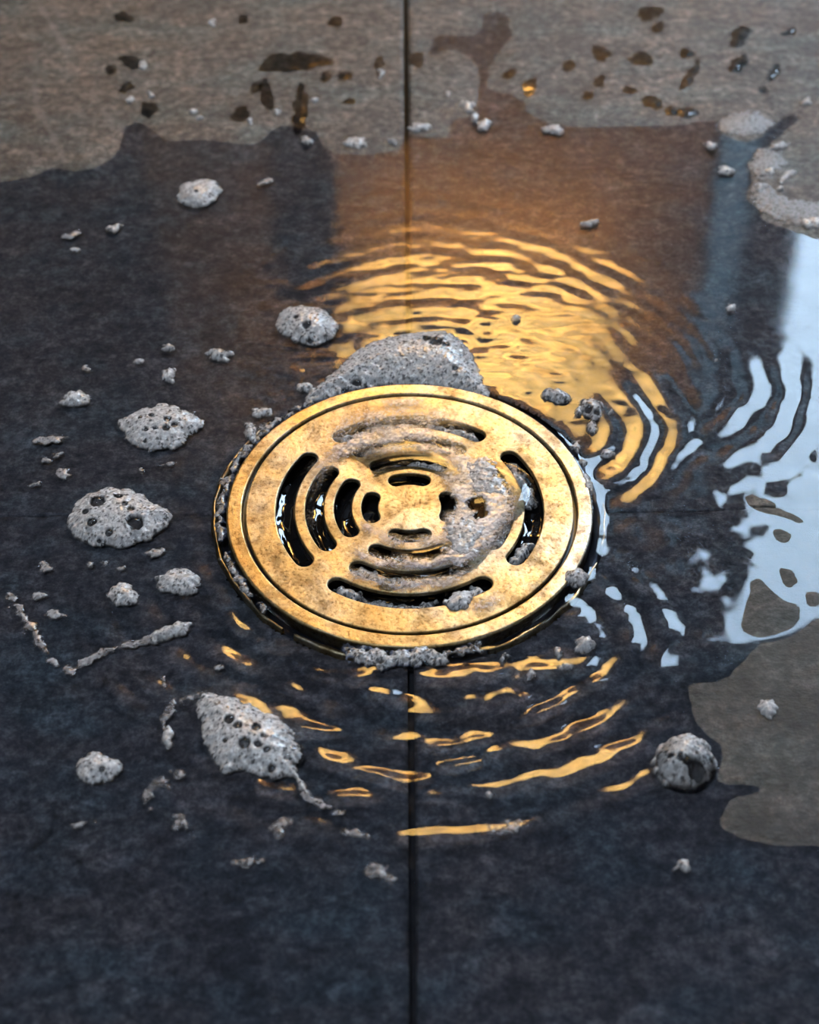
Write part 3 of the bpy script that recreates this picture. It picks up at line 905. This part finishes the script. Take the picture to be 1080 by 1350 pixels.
# foam caught in the slots of the grate
def arc(ring, a0, a1, w=0.8):
    r, sw, _ = SLOTS[ring]
    ro, ri = (r + sw * w / 2) * R, (r - sw * w / 2) * R
    t = np.radians(np.linspace(a0, a1, 9))
    return [(ro * math.cos(q), ro * math.sin(q)) for q in t] + [(ri * math.cos(q), ri * math.sin(q)) for q in t[::-1]]
for lab, a, dk, up_ in [('grey foam plug in the left end of the front outer slot', (0, 235, 246), 0.2, 1), ('dark wet froth along the middle of the front outer slot', (0, 247, 282), 0.75, 0),
                   ('grey froth in the right end of the front outer slot', (0, 293, 304), 0.35, 1), ('grey foam plug in the lower end of the right outer slot', (0, 323, 340), 0.3, 1),
                   ('brownish froth in the upper half of the right outer slot', (0, 6, 36), 0.6, 0), ('speckled foam in the left end of the back outer slot', (0, 112, 126), 0.3, 1),
                   ('dark froth in the middle of the back outer slot', (0, 84, 110), 0.7, 1), ('grey froth in the right end of the back outer slot', (0, 54, 82), 0.4, 1),
                   ('dark wet froth filling the second front slot', (1, 236, 304), 0.55, 1), ('foam plug in the lower end of the second right slot', (1, 324, 350), 0.4, 1),
                   ('grainy froth filling the second back slot', (1, 60, 120), 0.55, 1), ('thin froth in the third back slot', (2, 56, 92), 0.55, 1)]:
    foam(lab, arc(*a), 0.004, dark=dk, z=-0.0022 if up_ else -0.0036, world=True, ragged=0.002)
foam('grey foam blob spilling from the front outer slot over the brass', ell(605, 797, 19, 13, 15, None, 0.15), 0.0032, dark=0.3, z=ZT - 0.0004)
# froth arcs round the frame; the left ones stand for meniscus reflections
for lab, a0, a1, w in [('bluish reflection built as froth in the dark gap left of the brass', 150, 192, 0.0014), ('thin reflection built as froth in the gap at the lower left of the brass', 196, 224, 0.0011),
                       ('reflection built as dark froth in the gap at the upper left of the brass', 122, 148, 0.0016), ('froth in the gap in front of the brass', 250, 290, 0.0012)]:
    t = np.radians(np.linspace(a0, a1, 12))
    ro, ri = R * 1.035 + w, R * 1.035 - w
    foam(lab, [(ro * math.cos(q), ro * math.sin(q)) for q in t] + [(ri * math.cos(q), ri * math.sin(q)) for q in t[::-1]], 0.002, dark=0.45, z=0.0002, world=True, ragged=0.003, cover=0.75, mat=FOAM_DRY)

foam('pale bluish foam pool on the grate below the two dark bubbles', ell(612, 712, 26, 24, 20, None, 0.2), 0.0011, dark=0.02, z=ZT + 0.0007, cover=0.95, ragged=0.004)
foam('pale bluish foam pool on the grate above the two dark bubbles', ell(640, 636, 27, 20, -30, None, 0.2), 0.0010, dark=0.05, z=ZT + 0.0007, cover=0.85, ragged=0.004)

# tiny flecks
FLECK_LEFT = [(94, 310, 10, 5), (153, 301, 9, 5), (100, 330, 5, 3), (350, 240, 10, 5), (180, 477, 9, 5), (112, 487, 4, 4), (82, 624, 11, 7), (75, 600, 8, 4), (62, 606, 6, 4), (66, 580, 20, 5),
              (185, 620, 6, 3), (206, 728, 13, 5), (118, 742, 7, 5), (138, 742, 8, 5), (160, 750, 5, 3), (60, 748, 7, 6), (290, 880, 8, 5), (216, 900, 3, 7), (110, 1085, 16, 3), (50, 785, 10, 5),
              (75, 810, 14, 5), (265, 560, 6, 5), (42, 640, 11, 2.5), (220, 612, 10, 3)]
for i, (u, v, a, bb) in enumerate(FLECK_LEFT):
    foam('tiny pale foam fleck left of the drain, %s from the left' % rank(FLECK_LEFT, i), ell(u, v, a, bb, 10, None, 0.3, i), 0.0018, dark=0.08, step=0.0003, name='foam_fleck', group='tiny foam flecks on the left of the floor',
         mat=FOAM if a < 10 and i < 5 else FOAM_DRY, ragged=0.0014)
FLECK_TOP = [(199, 128, 5, 5), (172, 135, 5, 4), (255, 149, 7, 4), (264, 158, 5, 4), (330, 163, 5, 4), (365, 150, 4, 4), (404, 187, 9, 5), (470, 190, 15, 8), (416, 135, 5, 3), (189, 88, 6, 5), (516, 189, 8, 4), (280, 33, 6, 5),
             (502, 100, 5, 5), (616, 142, 10, 8), (626, 157, 7, 6), (638, 166, 9, 8), (730, 173, 16, 6), (778, 297, 12, 4), (590, 127, 5, 6), (554, 170, 14, 6), (681, 421, 7, 4), (963, 408, 8, 4), (945, 478, 4, 2)]
for i, (u, v, a, bb) in enumerate(FLECK_TOP):
    foam('tiny foam bead at the back of the floor, %s from the left among the beads' % rank(FLECK_TOP, i), ell(u, v, a, bb, 0, None, 0.25, i), 0.0024, dark=0.1, step=0.0003, name='foam_bead', group='tiny foam beads at the back', z=0.0003, mat=FOAM)
FLECK_RIM = [(585, 870, 7, 6), (665, 868, 6, 5), (700, 890, 5, 10), (735, 862, 6, 7), (745, 880, 9, 5), (762, 545, 7, 5), (806, 545, 5, 4), (800, 600, 9, 5), (345, 545, 12, 7), (402, 512, 9, 6), (330, 570, 9, 14), (645, 1050, 4, 3), (768, 612, 5, 5), (760, 590, 7, 7)]
for i, (u, v, a, bb) in enumerate(FLECK_RIM):
    foam('tiny bubble cluster in the ring around the drain, %s from the left' % rank(FLECK_RIM, i), ell(u, v, a, bb, 0, None, 0.25, i), 0.0026, dark=0.35, step=0.0003, name='bubble_cluster', group='tiny bubble clusters round the drain')

# foam shapes standing for bluish light on dry stone, and soap flecks
foam('flat bluish grey patch of reflected light at the upper right, topmost of the right edge', ell(983, 162, 34, 20, 0, None, 0.14), 0.0025, mat=STONE_SHEEN, dark=0.1, holes=[(992, 148, 4), (975, 148, 3)], z=0.0002)
foam('bluish patch of reflected light at the right edge under the dark cleft', [(995, 205), (1010, 196), (1030, 200), (1042, 216), (1030, 228), (1012, 238), (992, 236), (988, 220)], 0.002, mat=STONE_SHEEN, dark=0.2, z=0.0003, ragged=0.003)
foam('wide bluish patch of reflected light lowest at the upper right edge', [(988, 250), (1004, 244), (1022, 250), (1044, 258), (1075, 262), (1110, 258), (1110, 310), (1075, 304), (1040, 296), (1012, 286), (992, 268)], 0.002, mat=STONE_SHEEN, dark=0.25, z=0.0003, ragged=0.003)
SOAP = [(1026, 195, 14, 5, 20), (1036, 235, 12, 6, 30), (1016, 228, 7, 5, 0), (1003, 249, 8, 6, 0), (1028, 252, 4, 4, 0), (1063, 137, 9, 5, 20), (936, 194, 8, 6, 0), (957, 227, 12, 5, 0), (1072, 296, 14, 8, 0)]
for i, (u, v, a, bb, t) in enumerate(SOAP):
    foam('small pale soap fleck at the upper right edge, %s from the left' % rank(SOAP, i), ell(u, v, a, bb, t, None, 0.25, i), 0.0022, dark=0.05, name='soap_fleck', group='soap flecks at the upper right', z=0.0004)

# ------------------------------------------------------------------ splashes on the dry stone
def splash(label, outline, group=None, name='water_splash'):
    poly = ground_poly(outline, 3)
    x0, y0 = poly.min(0) - 0.002; x1, y1 = poly.max(0) + 0.002
    st = 0.0006
    X, Y = np.meshgrid(np.arange(x0, x1 + st, st), np.arange(y0, y1 + st, st))
    S = sdf(X, Y, poly) + 0.0014 * fbm(X * 260, Y * 260, 13, 4)
    T, _ = tile_height(X, Y)
    Z = T + 0.00012 + 0.00012 * sstep(0, 0.003, S)
    ok = S > 0
    c = ok[:-1, :-1] | ok[1:, 1:] | ok[:-1, 1:] | ok[1:, :-1]
    if not c.any():
        return
    cx, cy = (x0 + x1) / 2, (y0 + y1) / 2
    o = link(name, grid_mesh(name, X - cx, Y - cy, Z, c), DAMP)
    o.location = (cx, cy, 0)
    tag(o, label, 'water', group)

splash('wide dark splash mark on the dry slate above the post reflection', ell(387, 84, 40, 14, 4, None, 0.25))
splash('narrow dark drip above the wet edge under the wide splash', ell(396, 145, 8, 28, 0, None, 0.25))
splash('slanted dark drip left of the narrow drip', ell(352, 128, 8, 18, 20, None, 0.3))
SPL = [(145, 93, 9, 6, 0), (176, 84, 16, 8, -20), (168, 118, 10, 6, 0), (318, 152, 10, 9, 0), (338, 118, 6, 9, -20), (197, 146, 8, 9, 0), (455, 102, 8, 6, 0), (430, 103, 6, 9, 0), (500, 92, 7, 12, 0), (460, 136, 5, 4, 0), (443, 30, 9, 6, 0), (163, 24, 12, 6, 0), (320, 27, 6, 5, 0)]
for i, q in enumerate(SPL):
    splash('small dark drop mark left of the joint on dry slate, %s from the left' % rank(SPL, i), ell(q[0], q[1], q[2], q[3], q[4], None, 0.3, i), 'drop marks left of the joint')
SPR = [(792, 73, 12, 9, 20), (845, 80, 16, 7, 8), (750, 88, 6, 8, 0), (975, 50, 12, 13, 0), (974, 86, 13, 9, 30), (909, 103, 6, 20, -38), (776, 127, 7, 6, 0), (790, 108, 8, 6, 20), (860, 137, 11, 8, 0), (885, 148, 5, 7, 0), (906, 150, 12, 5, -5), (700, 115, 6, 14, -35), (672, 99, 7, 6, 0), (855, 20, 16, 9, 0), (868, 38, 9, 6, 0), (904, 72, 9, 6, 0), (1020, 98, 5, 9, -30), (1006, 121, 5, 4, 0), (1040, 45, 9, 5, 10), (830, 120, 8, 5, 0), (550, 80, 10, 10, 0)]
for i, q in enumerate(SPR):
    splash('small dark drop mark right of the joint on dry slate, %s from the left' % rank(SPR, i), ell(q[0], q[1], q[2], q[3], q[4], None, 0.3, i), 'drop marks right of the joint')
